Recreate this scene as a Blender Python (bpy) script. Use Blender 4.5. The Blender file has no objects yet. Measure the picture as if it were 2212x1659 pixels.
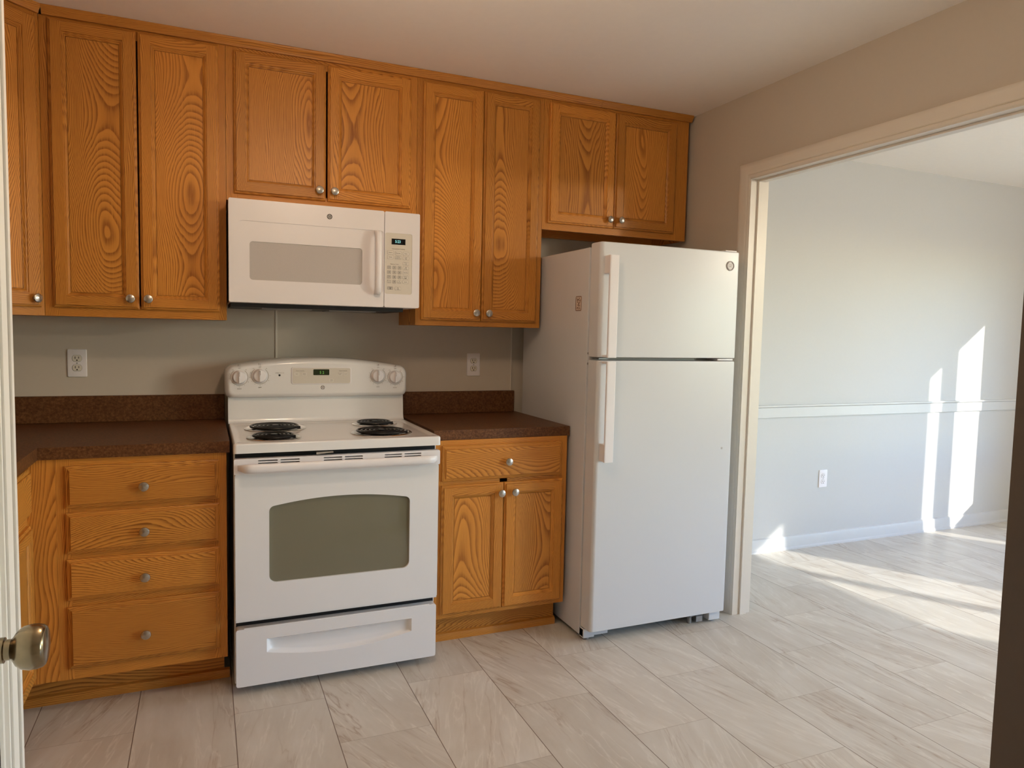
import bpy, bmesh, math, random
from mathutils import Vector, Matrix
random.seed(7)
S = bpy.context.scene
COL = S.collection

# ------------------------------------------------------------------ camera
cam_d = bpy.data.cameras.new('camera')
cam = bpy.data.objects.new('camera', cam_d)
COL.objects.link(cam)
cam_d.sensor_fit = 'HORIZONTAL'; cam_d.sensor_width = 36.0; cam_d.lens = 25.0504
cam_d.clip_start = 0.02
_r = Vector((0.91873189, -0.39428305, 0.02173900)); _u = Vector((0.00804438, 0.07372815, 0.99724593))
_f = Vector((0.39479995, 0.91602677, -0.07090816))
_m = Matrix((_r, _u, -_f)).transposed().to_4x4()
_m.translation = Vector((-0.46449, -3.40586, 1.33015))
cam.matrix_world = _m
S.camera = cam

# ------------------------------------------------------------------ world, sun, exposure
SUN_DIR = Vector((-0.60, 1.0, -0.43)).normalized()
W = bpy.data.worlds.new('world'); S.world = W; W.use_nodes = True
wn = W.node_tree.nodes; wn.clear()
sky = wn.new('ShaderNodeTexSky'); sky.sky_type = 'NISHITA'; sky.sun_disc = False
sky.air_density = 1.3; sky.dust_density = 0.0; sky.ozone_density = 3.0
sky.sun_elevation = math.radians(22); sky.sun_rotation = math.atan2(-SUN_DIR.x, -SUN_DIR.y)
bg = wn.new('ShaderNodeBackground'); bg.inputs['Strength'].default_value = 3.2
wo = wn.new('ShaderNodeOutputWorld')
tint = wn.new('ShaderNodeMix'); tint.data_type = 'RGBA'; tint.blend_type = 'MULTIPLY'; tint.inputs[0].default_value = 1.0
tint.inputs[7].default_value = (0.90, 1.03, 1.28, 1.0)      # clear winter sky
W.node_tree.links.new(sky.outputs[0], tint.inputs[6]); W.node_tree.links.new(tint.outputs[2], bg.inputs[0]); W.node_tree.links.new(bg.outputs[0], wo.inputs[0])
sun_d = bpy.data.lights.new('sun', 'SUN'); sun_d.energy = 7.0; sun_d.angle = 0.0093; sun_d.color = (1.0, 0.95, 0.88)
sun = bpy.data.objects.new('sun', sun_d); COL.objects.link(sun)
sun.rotation_euler = SUN_DIR.to_track_quat('-Z', 'Y').to_euler(); sun.location = (8, -8, 6)

def portal(name, loc, rot, sx, sy):
    d = bpy.data.lights.new(name, 'AREA'); d.shape = 'RECTANGLE'; d.size = sx; d.size_y = sy
    d.cycles.is_portal = True
    o = bpy.data.objects.new(name, d); o.location = loc; o.rotation_euler = rot; COL.objects.link(o)
portal('sky_portal_dining', (5.53, -1.64, 1.2), (0, math.radians(90), 0), 1.9, 1.3)
portal('sky_portal_dining_large', (5.53, -5.0, 1.3), (0, math.radians(90), 0), 1.7, 1.9)

S.view_settings.view_transform = 'Standard'
S.view_settings.look = 'None'
S.view_settings.exposure = 0.0
S.view_settings.gamma = 1.0
S.view_settings.use_curve_mapping = False
S.cycles.use_denoising = True
S.cycles.max_bounces = 8; S.cycles.diffuse_bounces = 6; S.cycles.glossy_bounces = 4
S.cycles.sample_clamp_indirect = 6.0
S.cycles.caustics_reflective = True; S.cycles.blur_glossy = 0.3; S.cycles.caustics_refractive = False

# ------------------------------------------------------------------ materials
def mat(name):
    m = bpy.data.materials.new(name); m.use_nodes = True
    nt = m.node_tree
    return m, nt, nt.nodes['Principled BSDF']
def N(nt, typ, **kw):
    n = nt.nodes.new(typ)
    for k, v in kw.items():
        if k.startswith('i_'):
            n.inputs[k[2:].replace('_', ' ')].default_value = v
        elif k[0] == 'I' and k[1:].isdigit():
            n.inputs[int(k[1:])].default_value = v
        else: setattr(n, k, v)
    return n
def L(nt, a, b): nt.links.new(a, b)
def math_n(nt, op, a, b=None, c=None):
    n = nt.nodes.new('ShaderNodeMath'); n.operation = op
    for i, v in enumerate((a, b, c)):
        if v is None: continue
        if isinstance(v, (int, float)): n.inputs[i].default_value = v
        else: nt.links.new(v, n.inputs[i])
    return n.outputs[0]
def ramp(nt, fac, stops):
    n = nt.nodes.new('ShaderNodeValToRGB'); e = n.color_ramp.elements
    while len(e) < len(stops): e.new(0.5)
    for el, (p, c) in zip(e, stops):
        el.position = p; el.color = (*c, 1.0) if len(c) == 3 else c
    nt.links.new(fac, n.inputs[0]); return n.outputs[0]
def mix(nt, fac, a, b, typ='MIX'):
    n = nt.nodes.new('ShaderNodeMix'); n.data_type = 'RGBA'; n.blend_type = typ
    for sock, v in ((n.inputs[0], fac), (n.inputs[6], a), (n.inputs[7], b)):
        if isinstance(v, (int, float)): sock.default_value = v
        elif isinstance(v, tuple): sock.default_value = (*v, 1.0)
        else: nt.links.new(v, sock)
    return n.outputs[2]

def plain(name, col, rough=0.5, metal=0.0, spec=0.5, coat=0.0, noise=0.0, nscale=40.0, bump=0.0, emit=None, estr=0.0):
    m, nt, b = mat(name)
    b.inputs['Roughness'].default_value = rough; b.inputs['Metallic'].default_value = metal
    b.inputs['Specular IOR Level'].default_value = spec; b.inputs['Coat Weight'].default_value = coat
    g = nt.nodes.new('ShaderNodeNewGeometry')
    n = N(nt, 'ShaderNodeTexNoise'); n.inputs['Scale'].default_value = nscale; n.inputs['Detail'].default_value = 4
    L(nt, g.outputs['Position'], n.inputs['Vector'])
    lo = tuple(max(0, c * (1 - noise)) for c in col); hi = tuple(min(1, c * (1 + noise)) for c in col)
    L(nt, mix(nt, n.outputs['Fac'], lo, hi), b.inputs['Base Color'])
    if bump:
        bp = N(nt, 'ShaderNodeBump'); bp.inputs['Strength'].default_value = bump; bp.inputs['Distance'].default_value = 0.002
        L(nt, n.outputs['Fac'], bp.inputs['Height']); L(nt, bp.outputs[0], b.inputs['Normal'])
    if emit:
        b.inputs['Emission Color'].default_value = (*emit, 1); b.inputs['Emission Strength'].default_value = estr
    return m

def oak_mat():
    m, nt, b = mat('honey_oak')
    uv = N(nt, 'ShaderNodeUVMap', uv_map='UVMap')
    sep = N(nt, 'ShaderNodeSeparateXYZ'); L(nt, uv.outputs[0], sep.inputs[0])
    u, v = sep.outputs[0], sep.outputs[1]
    oi = N(nt, 'ShaderNodeObjectInfo')
    def nz(su, sv, detail, rough=0.5, off=0.0):
        c = N(nt, 'ShaderNodeCombineXYZ')
        L(nt, math_n(nt, 'MULTIPLY', u, su), c.inputs[0]); L(nt, math_n(nt, 'MULTIPLY_ADD', v, sv, off), c.inputs[1])
        L(nt, math_n(nt, 'MULTIPLY_ADD', oi.outputs['Random'], 31.0, off), c.inputs[2])
        n = N(nt, 'ShaderNodeTexNoise'); n.inputs['Scale'].default_value = 1.0
        n.inputs['Detail'].default_value = detail; n.inputs['Roughness'].default_value = rough
        L(nt, c.outputs[0], n.inputs['Vector']); return n.outputs['Fac']
    w1 = nz(7, 1.3, 2.0); w2 = nz(34, 2.6, 3.0, 0.55, 3.0); hN = nz(0.5, 0.75, 1.0, 0.45, 9.0)
    uu = math_n(nt, 'ADD', u, math_n(nt, 'MULTIPLY_ADD', w1, 0.11, -0.055))
    uu = math_n(nt, 'ADD', uu, math_n(nt, 'MULTIPLY_ADD', w2, 0.012, -0.006))
    h = math_n(nt, 'MULTIPLY_ADD', hN, 0.52, -0.08)
    r = math_n(nt, 'SQRT', math_n(nt, 'ADD', math_n(nt, 'MULTIPLY', uu, uu), math_n(nt, 'MULTIPLY', h, h)))
    ring = math_n(nt, 'FRACT', math_n(nt, 'MULTIPLY', r, 250.0))
    pores = nz(420, 14, 3.0, 0.6, 5.0)
    streak = nz(110, 3.0, 3.0, 0.6, 2.0)
    tone = nz(5, 0.7, 1.0, 0.5, 12.0)
    # early-wood band with sharp start
    band = ramp(nt, ring, [(0.0, (0.95,) * 3), (0.16, (0.72,) * 3), (0.42, (0.22,) * 3), (0.80, (0.02,) * 3), (0.93, (0.12,) * 3), (1.0, (0.95,) * 3)])
    dark = math_n(nt, 'MULTIPLY', band, math_n(nt, 'MULTIPLY_ADD', pores, 2.4, -0.15))
    col = mix(nt, dark, (0.66, 0.288, 0.050), (0.19, 0.054, 0.0050))
    col = mix(nt, math_n(nt, 'MULTIPLY', streak, 0.55), col, (0.44, 0.170, 0.026))
    col = mix(nt, math_n(nt, 'MULTIPLY', math_n(nt, 'SUBTRACT', tone, 0.35), 0.8), col, (0.54, 0.200, 0.032))
    hsv = N(nt, 'ShaderNodeHueSaturation'); L(nt, col, hsv.inputs['Color'])
    L(nt, math_n(nt, 'MULTIPLY_ADD', oi.outputs['Random'], 0.26, 0.90), hsv.inputs['Value'])
    L(nt, hsv.outputs[0], b.inputs['Base Color'])
    b.inputs['Roughness'].default_value = 0.38; b.inputs['Specular IOR Level'].default_value = 0.30
    bp = N(nt, 'ShaderNodeBump'); bp.inputs['Strength'].default_value = 0.12; bp.inputs['Distance'].default_value = 0.001; bp.invert = True
    L(nt, dark, bp.inputs['Height']); L(nt, bp.outputs[0], b.inputs['Normal'])
    return m

def floor_mat():
    m, nt, b = mat('stone_look_plank_vinyl')
    g = N(nt, 'ShaderNodeNewGeometry'); sep = N(nt, 'ShaderNodeSeparateXYZ'); L(nt, g.outputs['Position'], sep.inputs[0])
    X = math_n(nt, 'DIVIDE', math_n(nt, 'ADD', sep.outputs[0], 0.3835), 0.3065)
    k = math_n(nt, 'FLOOR', X); fx = math_n(nt, 'SUBTRACT', X, k)
    odd = math_n(nt, 'FLOORED_MODULO', k, 2.0)
    Y = math_n(nt, 'ADD', math_n(nt, 'DIVIDE', math_n(nt, 'ADD', sep.outputs[1], 0.862), 0.6125), math_n(nt, 'MULTIPLY', odd, 0.5))
    j = math_n(nt, 'FLOOR', Y); fy = math_n(nt, 'SUBTRACT', Y, j)
    dx = math_n(nt, 'MULTIPLY', math_n(nt, 'MINIMUM', fx, math_n(nt, 'SUBTRACT', 1.0, fx)), 0.3065)
    dy = math_n(nt, 'MULTIPLY', math_n(nt, 'MINIMUM', fy, math_n(nt, 'SUBTRACT', 1.0, fy)), 0.6125)
    sx = math_n(nt, 'LESS_THAN', dx, 0.0014); sy = math_n(nt, 'LESS_THAN', dy, 0.0011)
    idv = N(nt, 'ShaderNodeCombineXYZ'); L(nt, k, idv.inputs[0]); L(nt, j, idv.inputs[1])
    wn_ = N(nt, 'ShaderNodeTexWhiteNoise', noise_dimensions='2D'); L(nt, idv.outputs[0], wn_.inputs['Vector'])
    rs = N(nt, 'ShaderNodeSeparateColor'); L(nt, wn_.outputs['Color'], rs.inputs[0])
    def coord(sx_, sy_, o):
        c = N(nt, 'ShaderNodeCombineXYZ')
        skew = math_n(nt, 'MULTIPLY', math_n(nt, 'MULTIPLY_ADD', rs.outputs[1], 0.9, -0.45), sep.outputs[1])
        xx = math_n(nt, 'ADD', sep.outputs[0], skew)
        L(nt, math_n(nt, 'MULTIPLY_ADD', rs.outputs[0], 17.0, math_n(nt, 'MULTIPLY', xx, sx_)), c.inputs[0])
        L(nt, math_n(nt, 'MULTIPLY_ADD', rs.outputs[2], 23.0, math_n(nt, 'MULTIPLY', sep.outputs[1], sy_)), c.inputs[1])
        c.inputs[2].default_value = o; return c.outputs[0]
    def nz(sx_, sy_, o, det=4.0, dist=0.0, ro=0.55):
        n = N(nt, 'ShaderNodeTexNoise'); n.inputs['Scale'].default_value = 1.0; n.inputs['Detail'].default_value = det
        n.inputs['Roughness'].default_value = ro; n.inputs['Distortion'].default_value = dist
        L(nt, coord(sx_, sy_, o), n.inputs['Vector']); return n.outputs['Fac']
    cloud = nz(6, 2.2, 1.0, 5.0, 0.6); vein = nz(11, 1.5, 4.0, 4.0, 0.35, 0.6); vein2 = nz(18, 2.4, 8.0, 4.0, 0.3, 0.55); grit = nz(90, 40, 2.0, 3.0)
    fine = nz(45, 5, 6.0, 3.0)
    col = ramp(nt, cloud, [(0.28, (0.485, 0.440, 0.375)), (0.5, (0.570, 0.532, 0.465)), (0.72, (0.645, 0.618, 0.560))])
    col = mix(nt, math_n(nt, 'MULTIPLY', grit, 0.18), col, (0.70, 0.68, 0.61))
    col = mix(nt, math_n(nt, 'MULTIPLY', math_n(nt, 'SUBTRACT', fine, 0.35), 0.5), col, (0.47, 0.40, 0.325))
    dv = math_n(nt, 'ABSOLUTE', math_n(nt, 'SUBTRACT', vein, 0.5))
    v1 = ramp(nt, dv, [(0.0, (0.8,) * 3), (0.006, (0.45,) * 3), (0.022, (0.12,) * 3), (0.05, (0.0,) * 3)])
    gate = ramp(nt, nz(4, 1.0, 11.0, 2.0), [(0.42, (0.0,) * 3), (0.62, (1.0,) * 3)])
    col = mix(nt, math_n(nt, 'MULTIPLY', math_n(nt, 'MULTIPLY', v1, gate), 1.0), col, (0.34, 0.25, 0.18))
    dv2 = math_n(nt, 'ABSOLUTE', math_n(nt, 'SUBTRACT', vein2, 0.56))
    v2 = ramp(nt, dv2, [(0.0, (0.55,) * 3), (0.012, (0.2,) * 3), (0.04, (0.0,) * 3)])
    col = mix(nt, v2, col, (0.72, 0.69, 0.62))
    hsv = N(nt, 'ShaderNodeHueSaturation'); L(nt, col, hsv.inputs['Color'])
    L(nt, math_n(nt, 'MULTIPLY_ADD', rs.outputs[0], 0.10, 0.95), hsv.inputs['Value'])
    col = mix(nt, math_n(nt, 'MULTIPLY', sy, 0.45), hsv.outputs[0], (0.22, 0.15, 0.10))
    col = mix(nt, math_n(nt, 'MULTIPLY', sx, 0.92), col, (0.13, 0.08, 0.05))
    L(nt, col, b.inputs['Base Color'])
    b.inputs['Roughness'].default_value = 0.42; b.inputs['Specular IOR Level'].default_value = 0.5
    bp = N(nt, 'ShaderNodeBump'); bp.inputs['Strength'].default_value = 0.25; bp.inputs['Distance'].default_value = 0.001; bp.invert = True
    L(nt, math_n(nt, 'MAXIMUM', sx, sy), bp.inputs['Height']); L(nt, bp.outputs[0], b.inputs['Normal'])
    return m

def laminate_mat():
    m, nt, b = mat('brown_speckled_laminate')
    g = N(nt, 'ShaderNodeNewGeometry')
    n1 = N(nt, 'ShaderNodeTexNoise'); n1.inputs['Scale'].default_value = 120; n1.inputs['Detail'].default_value = 5; n1.inputs['Roughness'].default_value = 0.7
    n2 = N(nt, 'ShaderNodeTexNoise'); n2.inputs['Scale'].default_value = 14; n2.inputs['Detail'].default_value = 4
    v = N(nt, 'ShaderNodeTexVoronoi'); v.inputs['Scale'].default_value = 420
    for n in (n1, n2, v): L(nt, g.outputs['Position'], n.inputs['Vector'])
    c = ramp(nt, n1.outputs['Fac'], [(0.30, (0.040, 0.0125, 0.0032)), (0.5, (0.110, 0.043, 0.013)), (0.68, (0.205, 0.090, 0.034))])
    c = mix(nt, math_n(nt, 'MULTIPLY', n2.outputs['Fac'], 0.5), c, (0.09, 0.030, 0.008))
    sp = ramp(nt, v.outputs['Distance'], [(0.0, (1.0,) * 3), (0.12, (0.0,) * 3)])
    c = mix(nt, math_n(nt, 'MULTIPLY', sp, 0.7), c, (0.34, 0.18, 0.095))
    L(nt, c, b.inputs['Base Color']); b.inputs['Roughness'].default_value = 0.45; b.inputs['Specular IOR Level'].default_value = 0.28
    return m

def thin_glass(name, tint, refl=0.08, rough=0.02, body=None, bodyfac=0.0):
    m, nt, b = mat(name)
    nt.nodes.remove(b); out = nt.nodes['Material Output']
    tr = N(nt, 'ShaderNodeBsdfTransparent'); tr.inputs[0].default_value = (*tint, 1)
    gl = N(nt, 'ShaderNodeBsdfGlossy'); gl.inputs['Roughness'].default_value = rough
    mx = N(nt, 'ShaderNodeMixShader'); fr = N(nt, 'ShaderNodeLayerWeight'); fr.inputs[0].default_value = 0.5
    L(nt, math_n(nt, 'MULTIPLY_ADD', math_n(nt, 'POWER', fr.outputs['Facing'], 5.0), 0.85, 0.04 + refl), mx.inputs[0])
    base = tr.outputs[0]
    if body:
        df = N(nt, 'ShaderNodeBsdfDiffuse'); df.inputs[0].default_value = (*body, 1)
        m2 = N(nt, 'ShaderNodeMixShader'); m2.inputs[0].default_value = bodyfac
        L(nt, base, m2.inputs[1]); L(nt, df.outputs[0], m2.inputs[2]); base = m2.outputs[0]
    L(nt, base, mx.inputs[1]); L(nt, gl.outputs[0], mx.inputs[2]); L(nt, mx.outputs[0], out.inputs[0])
    return m

OAK = oak_mat(); FLOOR = floor_mat(); LAM = laminate_mat()
WALL = plain('beige_wall_paint', (0.545, 0.485, 0.405), 0.6, noise=0.02, nscale=60, bump=0.08)
WALL_D = plain('pale_wall_paint', (0.53, 0.525, 0.505), 0.6, noise=0.015, nscale=60, bump=0.05)
CEIL = plain('ceiling_paint', (0.90, 0.84, 0.765), 0.7, noise=0.02, nscale=30, bump=0.08)
TRIM = plain('white_trim_paint', (0.86, 0.82, 0.765), 0.35, noise=0.02, nscale=25)
TRIM_C = plain('cream_trim_paint', (0.70, 0.64, 0.55), 0.38, noise=0.02, nscale=25)
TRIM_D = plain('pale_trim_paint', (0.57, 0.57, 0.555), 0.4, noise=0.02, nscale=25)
WHITE = plain('white_enamel', (0.80, 0.785, 0.775), 0.16, coat=0.3, noise=0.01, nscale=8)
WHITE_P = plain('white_plastic', (0.80, 0.765, 0.77), 0.32, noise=0.01, nscale=20)
FRIDGE = plain('white_textured_enamel', (0.63, 0.635, 0.645), 0.26, spec=0.35, noise=0.01, nscale=500, bump=0.03)
IVORY = plain('ivory_plastic', (0.70, 0.655, 0.56), 0.4, noise=0.01)
PANEL = plain('cream_control_panel', (0.66, 0.61, 0.53), 0.38, noise=0.01)
BTN = plain('control_button', (0.72, 0.675, 0.60), 0.4, noise=0.01)
BTN_G = plain('grey_number_button', (0.50, 0.465, 0.41), 0.4, noise=0.01)
INK = plain('dark_ink', (0.045, 0.03, 0.025), 0.5, noise=0.05)
INK_G = plain('grey_ink', (0.24, 0.19, 0.155), 0.5, noise=0.05)
BLACK = plain('black_gap', (0.008, 0.007, 0.007), 0.5, noise=0.1)
COIL = plain('black_coil', (0.006, 0.0055, 0.006), 0.32, spec=0.35, noise=0.2, nscale=200)
CHROME = plain('chrome', (0.78, 0.76, 0.74), 0.12, metal=1.0, noise=0.03)
NICKEL = plain('brushed_nickel', (0.52, 0.475, 0.42), 0.27, metal=1.0, noise=0.08, nscale=300)
BRASS = plain('aged_brass', (0.27, 0.215, 0.135), 0.22, metal=1.0, noise=0.30, nscale=60)
GREYP = plain('grey_plastic', (0.42, 0.40, 0.385), 0.4, noise=0.03)
LCD = plain('black_display', (0.006, 0.006, 0.007), 0.12, noise=0.05)
LCD_G = plain('green_display_glass', (0.018, 0.028, 0.008), 0.15, noise=0.05)
LED_C = plain('cyan_digits', (0.1, 0.3, 0.3), 0.5, emit=(0.35, 0.9, 0.85), estr=0.9)
LED_G = plain('green_digits', (0.1, 0.3, 0.05), 0.5, emit=(0.25, 0.75, 0.12), estr=0.35)
MWIN = plain('microwave_window', (0.50, 0.465, 0.445), 0.22, noise=0.12, nscale=900)
CAVITY = plain('oven_cavity', (0.12, 0.11, 0.085), 0.5, noise=0.1)
OVENGLASS = thin_glass('oven_glass', (0.62, 0.60, 0.50), 0.05, 0.04, (0.27, 0.25, 0.17), 0.62)
PANE = thin_glass('window_pane', (0.96, 0.97, 0.97), 0.0, 0.01)
DUST = plain('grey_metal', (0.30, 0.29, 0.28), 0.45, metal=0.6, noise=0.2, nscale=100)
EMB = plain('badge_grey', (0.56, 0.52, 0.50), 0.35, noise=0.02)
EMB_D = plain('badge_line', (0.33, 0.29, 0.275), 0.4, noise=0.02)
GROUND = plain('dry_grass_ground', (0.22, 0.20, 0.10), 0.9, noise=0.4, nscale=3)
LAMPG = plain('lamp_glass', (0.9, 0.85, 0.75), 0.3, emit=(1.0, 0.735, 0.51), estr=62.0)
FILL_D = plain('dining_fill_glow', (0.9, 0.85, 0.75), 0.3, emit=(1.0, 0.88, 0.70), estr=350.0)  # glow of the added dining fill globe
POST = plain('dark_brown_post', (0.075, 0.045, 0.024), 0.5, noise=0.1, nscale=30)
STICKER = plain('warning_sticker', (0.62, 0.52, 0.44), 0.4, noise=0.02)
BROWNINK = plain('brown_ink', (0.14, 0.06, 0.035), 0.5, noise=0.05)

# ------------------------------------------------------------------ mesh building
ORG = {}
class MB:
    def __init__(s):
        s.bm = bmesh.new(); s.uv = s.bm.loops.layers.uv.new('UVMap')
    def fin(s, faces, mi=0, grain=2, du=None, dv=None, smooth=False):
        faces = [f for f in faces if f.is_valid]
        if not faces: return
        cs = [v.co for f in faces for v in f.verts]
        cen = Vector([(min(c[i] for c in cs) + max(c[i] for c in cs)) / 2 for i in range(3)])
        if du is None: du = random.choice((-1, 1)) * random.uniform(0.14, 0.45)
        if dv is None: dv = random.uniform(0, 60)
        for f in faces:
            f.normal_update(); f.material_index = mi; f.smooth = smooth
            n = [abs(x) for x in f.normal]
            oth = [i for i in range(3) if i != grain]
            if n[grain] > 0.8:
                a, c = oth[0], oth[1]
            else:
                a, c = grain, (oth[0] if n[oth[0]] <= n[oth[1]] else oth[1])
            for l in f.loops:
                l[s.uv].uv = (l.vert.co[c] - cen[c] + du, l.vert.co[a] - cen[a] + dv)
    def box(s, x0, x1, y0, y1, z0, z1, bev=0.0, seg=2, mi=0, grain=2, du=None, dv=None, smooth=False):
        old = set(s.bm.faces)
        M = Matrix.Translation(((x0 + x1) / 2, (y0 + y1) / 2, (z0 + z1) / 2)) @ Matrix.Diagonal((abs(x1 - x0), abs(y1 - y0), abs(z1 - z0), 1))
        r = bmesh.ops.create_cube(s.bm, size=1.0, matrix=M)
        if bev > 0:
            es = list({e for v in r['verts'] for e in v.link_edges})
            bmesh.ops.bevel(s.bm, geom=es, offset=bev, segments=seg, profile=0.5, affect='EDGES', clamp_overlap=True)
        s.fin([f for f in s.bm.faces if f not in old], mi, grain, du, dv, smooth or bev > 0)
    def rings(s, rings, cap0=True, cap1=True, close=True, mi=0, grain=2, du=None, dv=None, smooth=True):
        """skin a list of point loops of equal length"""
        old = []
        vs = [[s.bm.verts.new(p) for p in r] for r in rings]
        n = len(vs[0])
        for a, b in zip(vs, vs[1:]):
            for i in range(n if close else n - 1):
                j = (i + 1) % n
                old.append(s.bm.faces.new((a[i], a[j], b[j], b[i])))
        if cap0: old.append(s.bm.faces.new(list(reversed(vs[0]))))
        if cap1: old.append(s.bm.faces.new(vs[-1]))
        s.fin(old, mi, grain, du, dv, smooth)
        return old
    def prism(s, poly, axis, a, b, mi=0, grain=2, du=None, dv=None, smooth=False):
        """poly: 2-D points; axis 0: (y,z) along x; 1: (x,z) along y; 2: (x,y) along z"""
        def P(q, t):
            return (t, q[0], q[1]) if axis == 0 else ((q[0], t, q[1]) if axis == 1 else (q[0], q[1], t))
        s.rings([[P(q, a) for q in poly], [P(q, b) for q in poly]], mi=mi, grain=grain, du=du, dv=dv, smooth=smooth)
    def lathe(s, prof, c, axis=1, seg=28, mi=0, sgn=-1):
        """prof: (radius, height along axis*sgn) from base to tip"""
        rr = []
        for r, h in prof:
            ring = []
            for i in range(seg):
                a = 2 * math.pi * i / seg; p = [0, 0, 0]
                o = [k for k in range(3) if k != axis]
                p[o[0]] = c[o[0]] + r * math.cos(a); p[o[1]] = c[o[1]] + r * math.sin(a); p[axis] = c[axis] + sgn * h
                ring.append(tuple(p))
            rr.append(ring)
        s.rings(rr, mi=mi)
    def tube(s, pts, r, seg=10, mi=0, closed=False):
        rr = []; n = len(pts); pts = [Vector(p) for p in pts]
        for i, p in enumerate(pts):
            if closed: t = pts[(i + 1) % n] - pts[i - 1]
            else: t = pts[min(i + 1, n - 1)] - pts[max(i - 1, 0)]
            t.normalize(); up = Vector((0, 0, 1)) if abs(t.z) < 0.9 else Vector((1, 0, 0))
            a = t.cross(up).normalized(); b = a.cross(t)
            rr.append([tuple(p + r * (math.cos(2 * math.pi * k / seg) * a + math.sin(2 * math.pi * k / seg) * b)) for k in range(seg)])
        if closed: rr.append(rr[0]); s.rings(rr, cap0=False, cap1=False, mi=mi)
        else: s.rings(rr, mi=mi)
    def plate(s, poly, y_front, y_back, bev=0.0, mi=0, seg=3, grain=2):
        """outline in (x,z), facing -y, rounded front edge"""
        cx = (min(p[0] for p in poly) + max(p[0] for p in poly)) / 2; cz = (min(p[1] for p in poly) + max(p[1] for p in poly)) / 2
        hx = max(p[0] for p in poly) - cx; hz = max(p[1] for p in poly) - cz
        def R(d, y): return [(cx + (p[0] - cx) * (1 - d / hx), y, cz + (p[1] - cz) * (1 - d / hz)) for p in poly]
        rr = [R(0, y_back)]
        if bev > 0:
            for k in range(seg + 1):
                a = math.pi / 2 * k / seg
                rr.append(R(bev * (1 - math.cos(a)), y_front + bev * (1 - math.sin(a))))
        else: rr.append(R(0, y_front))
        s.rings(rr, mi=mi, grain=grain, smooth=bev > 0)
    def holed(s, outer, inners, y_front, y_back, y_in=None, mi=0, mi_in=None):
        """plate with holes, facing -y"""
        new = []; bm = s.bm
        loops = [outer] + inners; vl = []
        edges = []
        for lp in loops:
            vs = [bm.verts.new((p[0], y_front, p[1])) for p in lp]; vl.append(vs)
            edges += [bm.edges.new((vs[i], vs[(i + 1) % len(vs)])) for i in range(len(vs))]
        r = bmesh.ops.triangle_fill(bm, edges=edges, use_beauty=True, use_dissolve=False, normal=(0, -1, 0))
        ff = [g for g in r['geom'] if isinstance(g, bmesh.types.BMFace)]
        for f in ff:
            f.normal_update()
            if f.normal.y > 0: f.normal_flip()
        s.fin(ff, mi)
        for k, (lp, vs) in enumerate(zip(loops, vl)):
            yb = y_back if k == 0 or y_in is None else y_in
            bv = [bm.verts.new((p[0], yb, p[1])) for p in lp]
            side = [bm.faces.new((vs[i], vs[(i + 1) % len(vs)], bv[(i + 1) % len(vs)], bv[i])) for i in range(len(vs))]
            s.fin(side, mi if k == 0 or mi_in is None else mi_in)
        bmesh.ops.recalc_face_normals(bm, faces=list(bm.faces))
    def text(s, txt, size, x, z, y, mi=0, align='CENTER', sx=1.0, ext=0.0003):
        cu = bpy.data.curves.new('t', 'FONT'); cu.body = txt; cu.size = size; cu.align_x = align; cu.align_y = 'CENTER'; cu.extrude = ext; cu.resolution_u = 2
        o = bpy.data.objects.new('t', cu); COL.objects.link(o)
        dg = bpy.context.evaluated_depsgraph_get(); me = o.evaluated_get(dg).to_mesh()
        vs = [s.bm.verts.new((x + v.co.x * sx, y - v.co.z, z + v.co.y)) for v in me.vertices]
        fs = []
        for p in me.polygons:
            try: fs.append(s.bm.faces.new([vs[i] for i in p.vertices]))
            except ValueError: pass
        s.fin(fs, mi)
        o.evaluated_get(dg).to_mesh_clear(); bpy.data.objects.remove(o); bpy.data.curves.remove(cu)
    def build(s, name, mats, parent=None, wn=False, kind=None, label=None, origin=None, angle=38):
        me = bpy.data.meshes.new(name)
        root = parent
        while root is not None and root.parent is not None: root = root.parent
        org = Vector(origin) if origin else (Vector(ORG[root.name]) if root is not None and root.name in ORG else Vector((0, 0, 0)))
        if org.length > 0: bmesh.ops.translate(s.bm, verts=s.bm.verts, vec=-org)
        bmesh.ops.recalc_face_normals(s.bm, faces=list(s.bm.faces))
        s.bm.to_mesh(me); s.bm.free()
        for m in (mats if isinstance(mats, (list, tuple)) else [mats]): me.materials.append(m)
        me.set_sharp_from_angle(angle=math.radians(angle))
        o = bpy.data.objects.new(name, me); COL.objects.link(o)
        if parent is not None: o.parent = parent
        elif origin: o.location = origin
        if wn:
            md = o.modifiers.new('weighted', 'WEIGHTED_NORMAL'); md.keep_sharp = True; md.weight = 80
        if kind: o['kind'] = kind
        if label: o['label'] = label
        return o

def tag(o, label, cat, group=None, kind=None):
    o['label'] = label; o['category'] = cat
    if group: o['group'] = group
    if kind: o['kind'] = kind
    return o
def thing(name, label, cat, loc=(0, 0, 0), rot=0.0, group=None, local=False):
    """an Empty at the thing's base; meshes are given in world coordinates unless local"""
    o = bpy.data.objects.new(name, None); COL.objects.link(o); o.empty_display_size = 0.1
    o.location = loc; o.rotation_euler = (0, 0, rot)
    if not local: ORG[o.name] = tuple(loc)
    return tag(o, label, cat, group)
def struct(name, mb, mats, **kw):
    return mb.build(name, mats, kind='structure', **kw)
def rrect(x0, x1, z0, z1, r, n=6):
    pts = []
    for cx, cz, a0 in ((x1 - r, z0 + r, -90), (x1 - r, z1 - r, 0), (x0 + r, z1 - r, 90), (x0 + r, z0 + r, 180)):
        for k in range(n + 1):
            a = math.radians(a0 + 90 * k / n); pts.append((cx + r * math.cos(a), cz + r * math.sin(a)))
    return pts
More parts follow.
